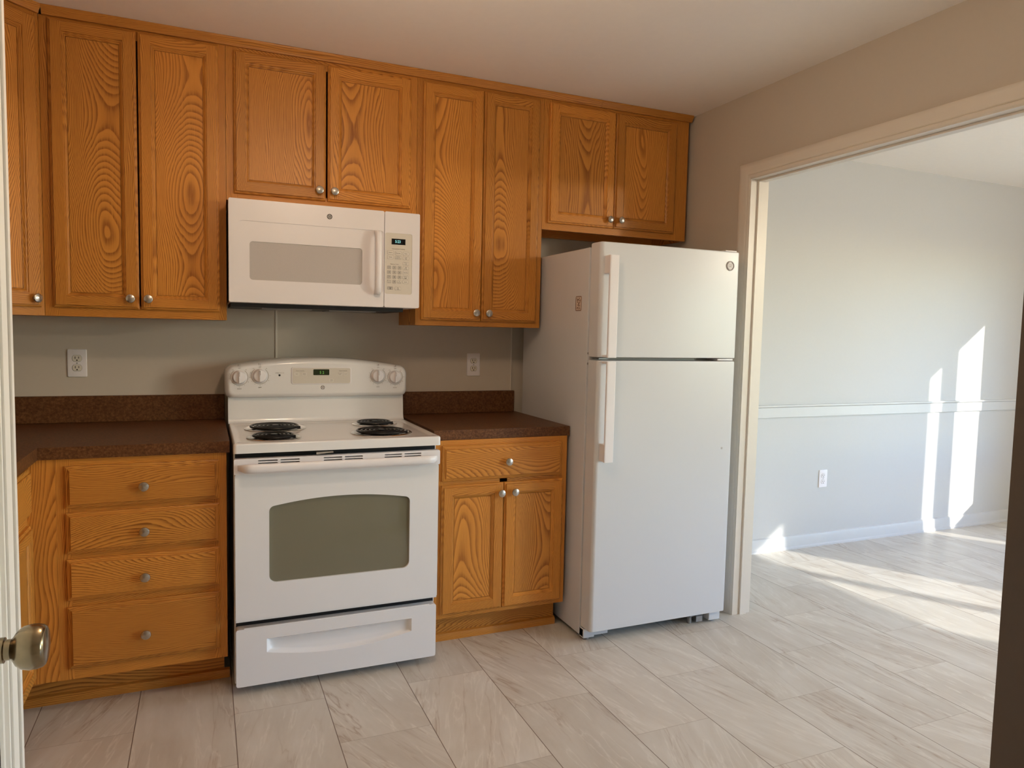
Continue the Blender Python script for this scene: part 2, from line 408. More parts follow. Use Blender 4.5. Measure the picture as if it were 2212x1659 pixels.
def circle(cx, cz, r, n=28): return [(cx + r * math.cos(2 * math.pi * i / n), cz + r * math.sin(2 * math.pi * i / n)) for i in range(n)]

# ------------------------------------------------------------------ measures
CEILZ = 2.4656
XL, XR, XR2 = -1.62, 1.865, 1.95          # kitchen left wall, right wall faces
YDW, XDR = -0.02, 5.40                    # dining back wall, dining outer wall
POSTX, POSTY = 0.730, -2.680           # near post by the camera
YN = -4.80                                # wall behind the camera (kitchen)
JY0, JY1, HZ = -0.757, -4.55, 2.068      # opening to the dining room
PX, PY = -0.730, -2.205                   # closet wall by the camera

# ------------------------------------------------------------------ the setting
def wall_x(mb, x0, x1, ya, yb, za, zb, holes):
    """wall of thickness x0..x1 with rectangular holes (y0,y1,z0,z1)"""
    ys = sorted({ya, yb, *[h[0] for h in holes], *[h[1] for h in holes]}); zs = sorted({za, zb, *[h[2] for h in holes], *[h[3] for h in holes]})
    for y0, y1 in zip(ys, ys[1:]):
        for z0, z1 in zip(zs, zs[1:]):
            ym, zm = (y0 + y1) / 2, (z0 + z1) / 2
            if any(h[0] < ym < h[1] and h[2] < zm < h[3] for h in holes): continue
            mb.box(x0, x1, y0, y1, z0, z1)
b = MB(); b.box(-1.75, 5.6, -7.1, 0.15, -0.10, 0.0); struct('floor', b, FLOOR)
b = MB(); b.box(-1.75, 5.6, -7.1, 0.15, CEILZ, CEILZ + 0.12); struct('ceiling', b, CEIL)
b = MB(); b.box(-1.75, 0.995, 0.0, 0.12, 0, CEILZ); b.box(0.995, XR2, 0.012, 0.12, 0, CEILZ); struct('wall_back', b, WALL)
b = MB(); b.box(-1.75, XL, -2.3, 0.0, 0, CEILZ); struct('wall_left', b, WALL)
b = MB(); b.box(XL - 0.13, PX, -2.30, PY, 0, CEILZ)
b.box(XL - 0.13, PX, -2.333, -2.30, 2.05, CEILZ); b.box(PX - 0.12, PX, -3.13, -2.333, 2.05, CEILZ); b.box(PX - 0.12, PX, YN, -3.13, 0, CEILZ)
struct('wall_closet', b, WALL)
b = MB()
def wall_hole_y(mb, y0, y1, xa, xb, holes):
    xs = sorted({xa, xb, *[h[0] for h in holes], *[h[1] for h in holes]}); zs = sorted({0, CEILZ, *[h[2] for h in holes], *[h[3] for h in holes]})
    for x0, x1 in zip(xs, xs[1:]):
        for z0, z1 in zip(zs, zs[1:]):
            xm, zm = (x0 + x1) / 2, (z0 + z1) / 2
            if any(h[0] < xm < h[1] and h[2] < zm < h[3] for h in holes): continue
            mb.box(x0, x1, y0, y1, z0, z1)
wall_hole_y(b, YN - 0.06, YN, PX - 0.12, XR2, []); struct('wall_front', b, WALL)
b = MB(); wall_x(b, XR, XR2, -7.0, 0.012, 0, CEILZ, [(JY1, JY0, 0, HZ)]); struct('wall_right', b, WALL)
b = MB(); b.box(XR2, XDR + 0.05, YDW, 0.12, 0, CEILZ); struct('wall_dining_back', b, WALL_D)
DW = [(-1.72, -1.18, 0.66, 2.005), (-2.18, -1.89, 0.30, 2.005), (-1.40, -1.09, 0.22, 0.46), (-4.94, -4.20, 0.85, 2.005), (-5.88, -5.02, 0.85, 2.005)]
b = MB(); wall_x(b, XDR, XDR + 0.05, -7.0, YDW, 0, CEILZ, DW); struct('wall_dining_right', b, WALL_D)
b = MB(); b.box(XR, XDR + 0.05, -7.06, -7.0, 0, CEILZ); struct('wall_dining_front', b, WALL_D)
b = MB(); b.box(-40, 50, -45, 40, -0.5, -0.35); struct('ground', b, GROUND)

# windows (out of the picture, they let the daylight in)
def window_yz(name, y0, y1, z0, z1):
    b = MB()
    for a in ((y0 - 0.05, y0, z0 - 0.05, z1 + 0.05), (y1, y1 + 0.05, z0 - 0.05, z1 + 0.05), (y0, y1, z0 - 0.05, z0), (y0, y1, z1, z1 + 0.05)):
        b.box(XDR - 0.014, XDR - 0.0005, *a)
    w = b.build(name, TRIM, kind='structure')
    g = MB(); g.box(XDR + 0.030, XDR + 0.033, y0, y1, z0, z1); g.build('pane', PANE, w)
for i, h in enumerate(DW): window_yz('window_%d' % (i + 1), *h)

# cased opening: casing profile (offset from the opening edge, projection)
PROF = [(0.0, 0.0), (0.0, 0.011), (0.006, 0.015), (0.013, 0.015), (0.017, 0.010), (0.021, 0.0145), (0.028, 0.0165), (0.050, 0.020), (0.064, 0.020), (0.070, 0.016), (0.070, 0.0)]
def casing_x(name, xface, sgn, y0, y1, ztop):
    """picture-frame casing around an opening between y1 (near) and y0 (far) on a wall face x = xface"""
    b = MB()
    path = [(y0, 0.0, 1, 0), (y0, ztop, 1, 1), (y1, ztop, -1, 1), (y1, 0.0, -1, 0)]
    rr = [[(xface + sgn * pr, py + ky * d, pz + kz * d) for d, pr in PROF] for py, pz, ky, kz in path]
    b.rings(rr, smooth=False); return struct(name, b, TRIM_C)
casing_x('trim_1', XR, -1, JY0, JY1, HZ)
casing_x('trim_2', XR2, 1, JY0, JY1, HZ)
b = MB()   # jamb lining with a stop
for y0, y1, z0, z1 in ((JY0 - 0.004, JY0 - 0.0, 0, HZ), (JY1, JY1 + 0.004, 0, HZ)):
    b.box(XR - 0.010, XR2 + 0.010, y0, y1, z0, z1)
b.box(XR - 0.010, XR2 + 0.010, JY1, JY0, HZ - 0.004, HZ)
b.box(XR + 0.030, XR + 0.066, JY0 - 0.013, JY0 - 0.004, 0, HZ - 0.004); b.box(XR + 0.030, XR + 0.066, JY1 + 0.004, JY1 + 0.013, 0, HZ - 0.004)
b.box(XR + 0.030, XR + 0.066, JY1 + 0.013, JY0 - 0.013, HZ - 0.013, HZ - 0.004)
struct('trim_3', b, TRIM_C)
b = MB()   # chair rail
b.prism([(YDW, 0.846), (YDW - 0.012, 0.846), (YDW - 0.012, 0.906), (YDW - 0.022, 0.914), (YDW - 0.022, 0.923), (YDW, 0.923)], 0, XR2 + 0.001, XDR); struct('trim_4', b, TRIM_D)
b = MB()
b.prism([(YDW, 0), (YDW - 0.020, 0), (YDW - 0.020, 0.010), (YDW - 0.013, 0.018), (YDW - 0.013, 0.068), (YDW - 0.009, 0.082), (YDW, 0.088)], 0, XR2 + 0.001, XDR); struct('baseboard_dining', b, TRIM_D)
b = MB(); b.box(-0.1725, -0.1635, -0.004, -0.0002, 1.0, 1.45); b.box(0.9915, 0.9975, -0.003, -0.0002, 1.0, 1.5); struct('trim_5', b, TRIM_C)   # wall-panel seam strips

# closet door beside the camera with its casing
b = MB()
for d0, d1, pr in ((0.0, 0.072, 0.010), (0.0, 0.008, 0.014), (0.022, 0.029, 0.016), (0.030, 0.058, 0.019), (0.060, 0.072, 0.022)):
    b.box(PX + 0.0002, PX + pr, -2.303 + d0, -2.303 + d1, 0, 2.055 + d1)
b.box(PX - 0.10, PX + 0.009, -2.333, -2.301, 0, 2.05)
b.box(PX - 0.10, PX + 0.010, -3.13, -2.303, 2.05, 2.10)
struct('trim_6', b, TRIM)
b = MB(); b.box(PX - 0.030, PX + 0.008, -3.128, -2.338, 0.012, 2.045, bev=0.002, seg=1)
door1 = struct('door_1', b, TRIM)
b = MB()
KNY, KNZ, KX = -2.384, 0.929, PX + 0.008
b.lathe([(0.0325, 0.0), (0.0325, 0.003), (0.029, 0.009), (0.020, 0.014), (0.0155, 0.016), (0.0155, 0.028), (0.0125, 0.029), (0.0125, 0.035), (0.0145, 0.037), (0.021, 0.041), (0.0255, 0.047), (0.0275, 0.055), (0.0272, 0.063), (0.0255, 0.069), (0.0232, 0.0715), (0.0208, 0.0725), (0.0, 0.074)], (KX, KNY, KNZ), axis=0, seg=40, sgn=1)
b.build('door_knob', BRASS, door1, label='aged brass round knob')
b = MB(); b.box(PX + 0.0085, PX + 0.0105, -2.334, -2.316, 0.895, 0.965, bev=0.0008, seg=1); b.build('strike_plate', CHROME, door1)

# dark brown post at the right edge, close to the camera
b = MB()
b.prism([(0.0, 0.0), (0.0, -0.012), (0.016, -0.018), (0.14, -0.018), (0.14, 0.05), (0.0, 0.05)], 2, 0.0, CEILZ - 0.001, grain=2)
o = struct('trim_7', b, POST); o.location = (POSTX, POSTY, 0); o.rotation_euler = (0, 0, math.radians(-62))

# ------------------------------------------------------------------ cabinetry helpers
STR = lambda: random.choice((-1, 1)) * random.uniform(0.16, 0.42)
CATH = lambda: random.choice((-1, 1)) * random.uniform(0.02, 0.11)
def knob_mesh(x, y, z):
    b = MB()
    b.lathe([(0.0075, 0.0), (0.0065, 0.004), (0.006, 0.011), (0.010, 0.014), (0.0158, 0.0165), (0.0168, 0.0195), (0.0155, 0.0225), (0.010, 0.0248), (0.0, 0.0256)], (x, y, z), axis=1, seg=26)
    return b
def rect_ring(x0, x1, z0, z1, d, y): return [(x0 + d, y, z0 + d), (x1 - d, y, z0 + d), (x1 - d, y, z1 - d), (x0 + d, y, z1 - d)]
def loop_profile(b, x0, x1, z0, z1, prof):
    """mitred moulding round a rectangle; sides get the grain of their direction"""
    sd = [(random.uniform(0, 60), STR()) for _ in range(4)]
    for (d0, y0), (d1, y1) in zip(prof, prof[1:]):
        A = rect_ring(x0, x1, z0, z1, d0, y0); B = rect_ring(x0, x1, z0, z1, d1, y1)
        for i in range(4):
            j = (i + 1) % 4
            f = b.bm.faces.new([b.bm.verts.new(p) for p in (A[i], A[j], B[j], B[i])])
            b.fin([f], 0, 0 if i % 2 == 0 else 2, sd[i][1], sd[i][0])
def door(par, x0, x1, z0, z1, yf, knob=None, name='door', st=0.056, knobpar=None):
    """recessed-panel oak door, front plane yf, 19 mm thick"""
    b = MB(); yb = yf + 0.0188
    loop_profile(b, x0, x1, z0, z1, [(0.0, yb), (0.0, yf + 0.0095), (0.0035, yf + 0.0068), (0.0080, yf + 0.0060), (0.0084, yf + 0.0015), (0.0092, yf)])
    i = 0.0092; s = st - 0.013
    du1, du2 = STR(), STR()
    b.box(x0 + i, x0 + s, yf, yf + 0.012, z0 + i, z1 - i, grain=2, du=du1)
    b.box(x1 - s, x1 - i, yf, yf + 0.012, z0 + i, z1 - i, grain=2, du=du2)
    b.box(x0 + s, x1 - s, yf + 0.0002, yf + 0.012, z0 + i, z0 + s, grain=0, du=random.uniform(0.05, 0.3))
    b.box(x0 + s, x1 - s, yf + 0.0002, yf + 0.012, z1 - s, z1 - i, grain=0, du=random.uniform(0.05, 0.3))
    loop_profile(b, x0 + s, x1 - s, z0 + s, z1 - s, [(0.0, yf), (0.0012, yf + 0.0034), (0.0055, yf + 0.0038), (0.0062, yf + 0.0052), (0.0115, yf + 0.0100), (0.0128, yf + 0.0102), (0.0130, yf + 0.0150), (0.0155, yf + 0.0152)])
    d = b.build(name, OAK, par)
    p = MB(); e = s + 0.0144
    p.box(x0 + e, x1 - e, yf + 0.0108, yf + 0.0160, z0 + e, z1 - e, grain=2, du=CATH())
    p.build('door_panel', OAK, d)
    if knob: knob_mesh(knob[0], yf + 0.0002, knob[1]).build('knob', NICKEL, d)
    return d
def drawer(par, x0, x1, z0, z1, yf, knob):
    b = MB(); yb = yf + 0.0188
    loop_profile(b, x0, x1, z0, z1, [(0.0, yb), (0.0, yf + 0.010), (0.004, yf + 0.0075), (0.0125, yf + 0.0056), (0.0132, yf + 0.0014), (0.0150, yf)])
    b.box(x0 + 0.015, x1 - 0.015, yf, yf + 0.012, z0 + 0.015, z1 - 0.015, grain=0, du=random.choice((-1, 1)) * random.uniform(0.09, 0.22))
    d = b.build('drawer', OAK, par)
    knob_mesh(knob[0], yf + 0.0002, knob[1]).build('knob', NICKEL, d)
    return d
def face_frame(par, x0, x1, z0, z1, yf, lw, rw, tw, bw, mids=(), rails=()):
    b = MB(); y1 = yf + 0.019
    b.box(x0, x0 + lw, yf, y1, z0, z1, grain=2, du=STR()); b.box(x1 - rw, x1, yf, y1, z0, z1, grain=2, du=STR())
    b.box(x0 + lw, x1 - rw, yf, y1, z1 - tw, z1, grain=0, du=STR()); b.box(x0 + lw, x1 - rw, yf, y1, z0, z0 + bw, grain=0, du=STR())
    for m0, m1 in mids: b.box(m0, m1, yf, y1, z0 + bw, z1 - tw, grain=2, du=STR())
    for r0, r1 in rails: b.box(x0 + lw, x1 - rw, yf, y1, r0, r1, grain=0, du=STR())
    return b.build('face_frame', OAK, par)
def carcass(par, x0, x1, z0, z1, yf, yb, drop=0.0, t=0.012):
    b = MB()
    b.box(x0, x0 + t, yf, yb, z0, z1, grain=2, du=CATH()); b.box(x1 - t, x1, yf, yb, z0, z1, grain=2, du=CATH())
    b.box(x0 + t, x1 - t, yf, yb, z0 + drop, z0 + drop + t, grain=0); b.box(x0 + t, x1 - t, yf, yb, z1 - t, z1, grain=0)
    b.box(x0 + t, x1 - t, yb - 0.006, yb, z0 + drop + t, z1 - t, grain=2)
    return b.build('carcass', OAK, par)

XA0, XA1, XC0, XC1, XD1 = -1.0076, -0.3838, 0.3970, 1.0121, 1.8398
ZU, ZD, ZK, YF, YUD = 1.3582, 1.8285, 2.4366, -0.296, -0.315
E_ = 0.0006
def upper(x0, x1, z0, label, doors, lw, rw, bw, drop=0.0, name='upper_cabinet', mid=None):
    t = thing(name, label, 'cabinet', ((x0 + x1) / 2, 0, z0), group='oak wall cabinets')
    carcass(t, x0 + E_, x1 - E_, z0, ZK, YF + 0.019, -0.003, drop)
    face_frame(t, x0 + E_, x1 - E_, z0, ZK, YF, lw, rw, 0.04, bw, mids=mid or ())
    for (a, c, z, zt, kn) in doors: door(t, a, c, z, zt, YUD, kn)
    return t
upper(XA0, XA1, ZU, 'tall oak wall cabinet with two doors left of the white microwave',
      [(-0.979, -0.6965, 1.391, 2.427, (-0.725, 1.430)), (-0.6905, -0.410, 1.391, 2.427, (-0.664, 1.431))], 0.045, 0.042, 0.045)
upper(XA1, XC0, 1.838, 'short oak wall cabinet directly above the white microwave',
      [(-0.355, 0.0035, 1.866, 2.421, (-0.025, 1.905)), (0.011, 0.3665, 1.866, 2.421, (0.037, 1.905))], 0.042, 0.045, 0.042)
upper(XC0, XC1, ZU, 'tall narrow-doored oak wall cabinet between microwave and refrigerator',
      [(0.4215, 0.7045, 1.383, 2.421, (0.676, 1.420)), (0.708, 0.9865, 1.383, 2.421, (0.738, 1.420))], 0.042, 0.042, 0.042)
tD = upper(XC1, XD1, ZD, 'short oak wall cabinet above the refrigerator',
      [(1.0395, 1.3985, 1.860, 2.421, (1.369, 1.899)), (1.402, 1.7600, 1.860, 2.421, (1.432, 1.900))], 0.042, 0.095, 0.048, drop=0.045)
b = MB(); b.box(XC1 + 0.014, XD1 - 0.014, -0.022, -0.010, ZD + 0.002, ZD + 0.044, grain=0)
b.build('hanging_rail', OAK, tD)
# filler beside the over-fridge cabinet up to the wall is left open, as in the photo

# diagonal corner wall cabinet (local frame, front towards -y, rotated 45 degrees)
LD = 0.432
tc = thing('corner_wall_cabinet', 'diagonal oak corner wall cabinet at the left edge beside the tall cabinet', 'cabinet',
           (XA0 - LD * 0.70711 - 0.0006, YF - LD * 0.70711, ZU), math.radians(45), group='oak wall cabinets', local=True)
HH = ZK - ZU
b = MB()
inv = Matrix.Rotation(math.radians(-45), 3, 'Z'); base = Vector((XA0 - LD * 0.70711, YF - LD * 0.70711, 0))
pent = [(XA0 - 0.0006, YF + 0.02), (XA0 - 0.0006, -0.003), (XL + 0.003, -0.003), (XL + 0.003, YF - LD * 0.70711), (base.x + 0.012, base.y)]
pl = [tuple((inv @ (Vector((p[0], p[1], 0)) - base)).xy) for p in pent]
pl = [(x, max(y, 0.0192)) for x, y in pl]
b.prism(pl, 2, 0.0, HH, grain=2); b.build('carcass', OAK, tc)
face_frame(tc, 0.0, LD, 0.0, HH, 0.0, 0.042, 0.028, 0.04, 0.042)
door(tc, 0.030, LD - 0.018, 0.030, HH - 0.016, -0.019, (LD - 0.050, 0.062), st=0.064)

# crown moulding in three lengths
CP = [(YF - 0.0002, ZK - 0.002), (YF - 0.012, ZK - 0.002), (YF - 0.014, ZK + 0.004), (YF - 0.017, ZK + 0.010), (YF - 0.024, ZK + 0.019), (YF - 0.026, ZK + 0.022), (YF - 0.026, CEILZ - 0.0008), (YF + 0.01, CEILZ - 0.0008), (YF + 0.01, ZK + 0.001), (YF - 0.0002, ZK + 0.001)]
b = MB(); b.prism(CP, 0, XA0 + 0.012, 1.312, grain=0)
tag(b.build('crown_moulding', OAK, origin=((XA0 + 1.31) / 2, YF, ZK)), 'long oak crown moulding strip above three wall cabinets and microwave', 'moulding', 'oak crown moulding')
b = MB(); b.prism([(y + 0.001, z) for y, z in CP], 0, 1.3135, XD1 + 0.012, grain=0)
tag(b.build('crown_moulding', OAK, origin=(1.57, YF, ZK)), 'short oak crown moulding piece at the right above refrigerator cabinet', 'moulding', 'oak crown moulding')
b = MB(); b.prism([(y - YF, z - ZU) for y, z in CP], 0, 0.0, LD - 0.006, grain=0)
o = b.build('crown_moulding', OAK); o.location = tc.location; o.rotation_euler = tc.rotation_euler
tag(o, 'angled oak crown moulding on the diagonal corner cabinet at far left', 'moulding', 'oak crown moulding')

# ------------------------------------------------------------------ base cabinets
ZC, ZCB, ZT = 0.9233, 0.8822, 0.125
# four-drawer base left of the range
YB = -0.6723
tb = thing('drawer_base_cabinet', 'oak base cabinet with four stacked drawers left of the range', 'cabinet', (-0.66, -0.3, 0))
carcass(tb, -0.9240, -0.3985, ZT, ZCB - 0.0005, YB + 0.019, -0.004)
face_frame(tb, -0.9240, -0.3985, ZT, ZCB - 0.0005, YB, 0.042, 0.042, 0.030, 0.042, rails=((0.685, 0.730), (0.530, 0.575), (0.365, 0.415)))
for z0, z1, kz in ((0.716, 0.8575, 0.781), (0.561, 0.7005, 0.624), (0.401, 0.5415, 0.464), (0.165, 0.378, 0.261)):
    drawer(tb, -0.897, -0.4235, z0, z1, -0.6915, (-0.662, kz))
b = MB(); b.box(-1.1080, -0.4080, -0.5600, -0.546, 0.0, ZT, grain=0, du=CATH())
b.build('toe_kick', OAK, tb)
b = MB(); b.prism([(-0.5602, 0.0), (-0.5745, 0.0), (-0.5745, 0.022), (-0.571, 0.030), (-0.5602, 0.034)], 0, -1.0940, -0.389, grain=0)
b.build('shoe_moulding', OAK, tb)
# corner run along the left wall: local frame rotated +90 (front faces +x)
YRUN0 = -1.47
tl = thing('corner_base_cabinet', 'oak corner base cabinet with drawer and door facing right, partly behind white door casing', 'cabinet', (-1.006, YRUN0, 0), math.radians(90), local=True)
LR = -0.690 - YRUN0     # face runs from local x=0 (near) to LR (corner)
carcass(tl, 0.0, LR + 0.02, ZT, ZCB - 0.0005, 0.019, 0.60)
face_frame(tl, 0.0, LR + 0.02, ZT, ZCB - 0.0005, 0.0, 0.042, 0.042, 0.03, 0.042, mids=((0.285, 0.332),), rails=((0.645, 0.725),))
for a, c in ((0.022, 0.300), (0.316, LR + 0.004)):
    drawer(tl, a, c, 0.702, 0.857, -0.019, ((a + c) / 2 if a < 0.1 else 0.42, 0.781))
    door(tl, a, c, 0.148, 0.668, -0.019, ((c - 0.03) if a < 0.1 else (a + 0.03), 0.62))
b = MB(); b.box(0.0, LR + 0.13, 0.103, 0.117, 0.0, ZT, grain=0); b.build('toe_kick', OAK, tl)
b = MB(); b.prism([(0.1028, 0.0), (0.0885, 0.0), (0.0885, 0.022), (0.092, 0.030), (0.1028, 0.034)], 0, 0.0, LR + 0.115, grain=0); b.build('shoe_moulding', OAK, tl)
# blind corner filler (world coordinates brought into the local frame by the parent's rotation)
b = MB(); b.box(LR + 0.0177, LR + 0.035, -0.0816, 0.0, ZT, ZCB - 0.0005, grain=2, du=0.08); b.build('filler_panel', OAK, tl)
# right base cabinet
YB2 = -0.6161
tr_ = thing('base_cabinet', 'oak base cabinet with one drawer over two doors between range and refrigerator', 'cabinet', (0.71, -0.3, 0))
carcass(tr_, 0.3960, 1.0108, ZT, ZCB - 0.0005, YB2 + 0.019, -0.004)
face_frame(tr_, 0.3960, 1.0108, ZT, ZCB - 0.0005, YB2, 0.045, 0.042, 0.030, 0.032, mids=((0.69, 0.725),), rails=((0.680, 0.725),))
drawer(tr_, 0.4300, 0.9820, 0.711, 0.8600, -0.6353, (0.718, 0.785))
door(tr_, 0.4280, 0.7045, 0.1440, 0.6940, -0.6353, (0.687, 0.651))
door(tr_, 0.7075, 0.9900, 0.1440, 0.6940, -0.6353, (0.750, 0.652))
b = MB(); b.box(0.3980, 1.0020, -0.5400, -0.526, 0.0, ZT, grain=0, du=CATH()); b.build('toe_kick', OAK, tr_)
b = MB(); b.prism([(-0.5402, 0.0), (-0.5540, 0.0), (-0.5540, 0.022), (-0.550, 0.030), (-0.5402, 0.034)], 0, 0.3980, 1.0050, grain=0); b.build('shoe_moulding', OAK, tr_)

# countertops
def counter(name, label, poly, backs, loc):
    t = thing(name, label, 'countertop', loc)
    b = MB(); n = len(poly)
    b.prism(poly, 2, ZCB, ZC); b.build('worktop', LAM, t)
    for k in backs:
        s_ = MB(); s_.box(*k, ZC + 0.0003, 1.0336, bev=0.002, seg=1); s_.build('backsplash', LAM, t)
    return t
counter('corner_countertop', 'brown speckled laminate corner countertop left of the range',
        [(XL + 0.001, -0.001), (-0.3882, -0.001), (-0.3882, -0.6818), (-0.9723, -0.6818), (-0.9723, YRUN0 - 0.01), (XL + 0.001, YRUN0 - 0.01)],
        [(XL + 0.021, -0.3882, -0.0205, -0.0008), (XL + 0.001, XL + 0.0205, YRUN0 - 0.01, -0.0008)], (-0.9, -0.3, ZCB))
counter('countertop', 'brown speckled laminate countertop between range and refrigerator',
        [(0.3960, -0.001), (1.0255, -0.001), (1.0255, -0.6106), (0.3960, -0.6106)], [(0.3960, 1.0093, -0.0205, -0.0006)], (0.71, -0.3, ZCB))

# ------------------------------------------------------------------ emblem
def emblem(b, x, z, y, r, mi_disc, mi_ink, disc=True):
    if disc: b.plate(circle(x, z, r * 1.02), y, y + 0.0012, mi=mi_disc)
    y2 = y - 0.0003
    b.tube([(x + r * 0.93 * math.cos(a * math.pi / 16), y2, z + r * 0.93 * math.sin(a * math.pi / 16)) for a in range(32)], r * 0.075, 6, mi_ink, closed=True)
    b.tube([(x + r * 0.74 * math.cos(a * math.pi / 16), y2, z + r * 0.74 * math.sin(a * math.pi / 16)) for a in range(32)], r * 0.035, 6, mi_ink, closed=True)
    for q in range(4):      # curls in the ring
        a0 = math.radians(45 + 90 * q)
        b.tube([(x + r * 0.83 * math.cos(a0 + t) , y2, z + r * 0.83 * math.sin(a0 + t)) for t in (-0.22, 0, 0.22)], r * 0.10, 6, mi_ink)
    b.text('GE', r * 1.02, x, z, y2, mi=mi_ink, sx=0.74, ext=0.0004)

# ------------------------------------------------------------------ range
tg = thing('electric_range', 'white freestanding electric coil range with oven', 'range', (0.0, -0.4, 0.0))
RY = -0.702
b = MB(); b.box(-0.376, 0.376, RY, -0.055, 0.030, 0.888, bev=0.002, seg=1); b.build('body', WHITE, tg, wn=True)
b = MB()   # cooktop: raised rim and recessed pan
def rr3(x0, x1, y0, y1, r, z, n=5): return [(p[0], p[1], z) for p in rrect(x0, x1, y0, y1, r, n)]
x0, x1, y0, y1 = -0.3785, 0.3785, -0.763, -0.185
b.rings([rr3(x0, x1, y0, y1, 0.012, 0.8885), rr3(x0, x1, y0, y1, 0.012, 0.917), rr3(x0 + 0.002, x1 - 0.002, y0 + 0.002, y1 - 0.002, 0.011, 0.9215), rr3(x0 + 0.006, x1 - 0.006, y0 + 0.006, y1 - 0.006, 0.010, 0.9236),
         rr3(-0.362, 0.362, -0.722, -0.205, 0.014, 0.9230), rr3(-0.356, 0.356, -0.716, -0.211, 0.012, 0.9190), rr3(-0.346, 0.346, -0.706, -0.221, 0.010, 0.9176)])
b.build('cooktop', WHITE, tg, wn=True, angle=60)
b = MB()   # riser behind the cooktop
b.prism([(-0.055, 0.9237), (-0.196, 0.9237), (-0.188, 0.927), (-0.183, 0.934), (-0.180, 0.945), (-0.170, 1.045), (-0.055, 1.045)], 0, -0.3785, 0.3775, smooth=True)
b.build('riser', WHITE, tg, angle=60)
# backguard with arched top
def arch(hw, zb, ze, zt, rb, rt, n=24):
    pts = []
    for k in range(7):
        a = math.radians(-90 + 90 * k / 6); pts.append((hw - rb + rb * math.cos(a), zb + rb + rb * math.sin(a)))
    def top(x): return zt - (zt - ze) * (abs(x) / hw) ** 2
    for k in range(7):
        a = math.radians(90 * k / 6); pts.append((hw - rt + rt * math.cos(a), top(hw - rt) - rt + rt * math.sin(a)))
    for k in range(1, n):
        x = (hw - rt) * (1 - 2 * k / n); pts.append((x, top(x)))
    for k in range(7):
        a = math.radians(90 + 90 * k / 6); pts.append((-hw + rt + rt * math.cos(a), top(hw - rt) - rt + rt * math.sin(a)))
    for k in range(7):
        a = math.radians(180 + 90 * k / 6); pts.append((-hw + rb + rb * math.cos(a), zb + rb + rb * math.sin(a)))
    return pts
BGY = -0.205
oa = arch(0.3925, 1.030, 1.166, 1.2045, 0.028, 0.040)
bc = (0.0, 1.11)
def ins(d, y): return [(p[0] * (1 - d / 0.3925), y, bc[1] + (p[1] - bc[1]) * (1 - d / 0.085)) for p in oa]
b = MB(); b.rings([ins(0.006, -0.052), ins(0.0, -0.058), ins(0.0, -0.150), ins(0.001, -0.172), ins(0.004, -0.187), ins(0.009, -0.197), ins(0.016, -0.203), ins(0.024, BGY)])
bgo = b.build('backguard', WHITE, tg, wn=True, angle=50)
# clock and oven control panel
b = MB(); b.plate(rrect(-0.125, 0.133, 1.089, 1.164, 0.010), BGY - 0.0022, BGY + 0.001, bev=0.0016)
b.plate(rrect(-0.120, 0.128, 1.093, 1.160, 0.007), BGY - 0.0025, BGY - 0.0020, mi=1)
yq = BGY - 0.0028
for x, z, s_ in ((-0.088, 1.148, 'Oven Controls'), (0.096, 1.148, 'Timer Controls')): b.text(s_, 0.0055, x, z, yq, mi=2)
for x, z, w, h in ((-0.102, 1.134, 0.022, 0.013), (-0.070, 1.134, 0.020, 0.013), (0.082, 1.134, 0.022, 0.013), (0.108, 1.134, 0.018, 0.010), (0.045, 1.105, 0.020, 0.014)):
    b.plate(rrect(x - w / 2, x + w / 2, z - h / 2, z + h / 2, 0.003, 3), yq - 0.0006, yq + 0.0004, mi=3)
for x, z, s_ in ((-0.102, 1.134, 'BAKE'), (-0.070, 1.136, 'BROIL'), (-0.070, 1.131, 'HI/LO'), (0.082, 1.137, 'KITCHEN'), (0.082, 1.132, 'TIMER'), (0.108, 1.134, 'CLOCK'), (0.045, 1.108, 'OVEN'), (0.045, 1.103, 'LIGHT')):
    b.text(s_, 0.0042, x, z, yq - 0.0008, mi=2)
cp = b.build('oven_control_panel', [WHITE_P, PANEL, INK_G, BTN], tg)
b = MB(); b.plate(rrect(-0.032, 0.036, 1.129, 1.1545, 0.003, 3), yq - 0.0006, yq + 0.0004)
b.text('5 2', 0.017, 0.004, 1.140, yq - 0.0009, mi=1, sx=0.9); b.build('clock_display', [LCD_G, LED_G], cp)
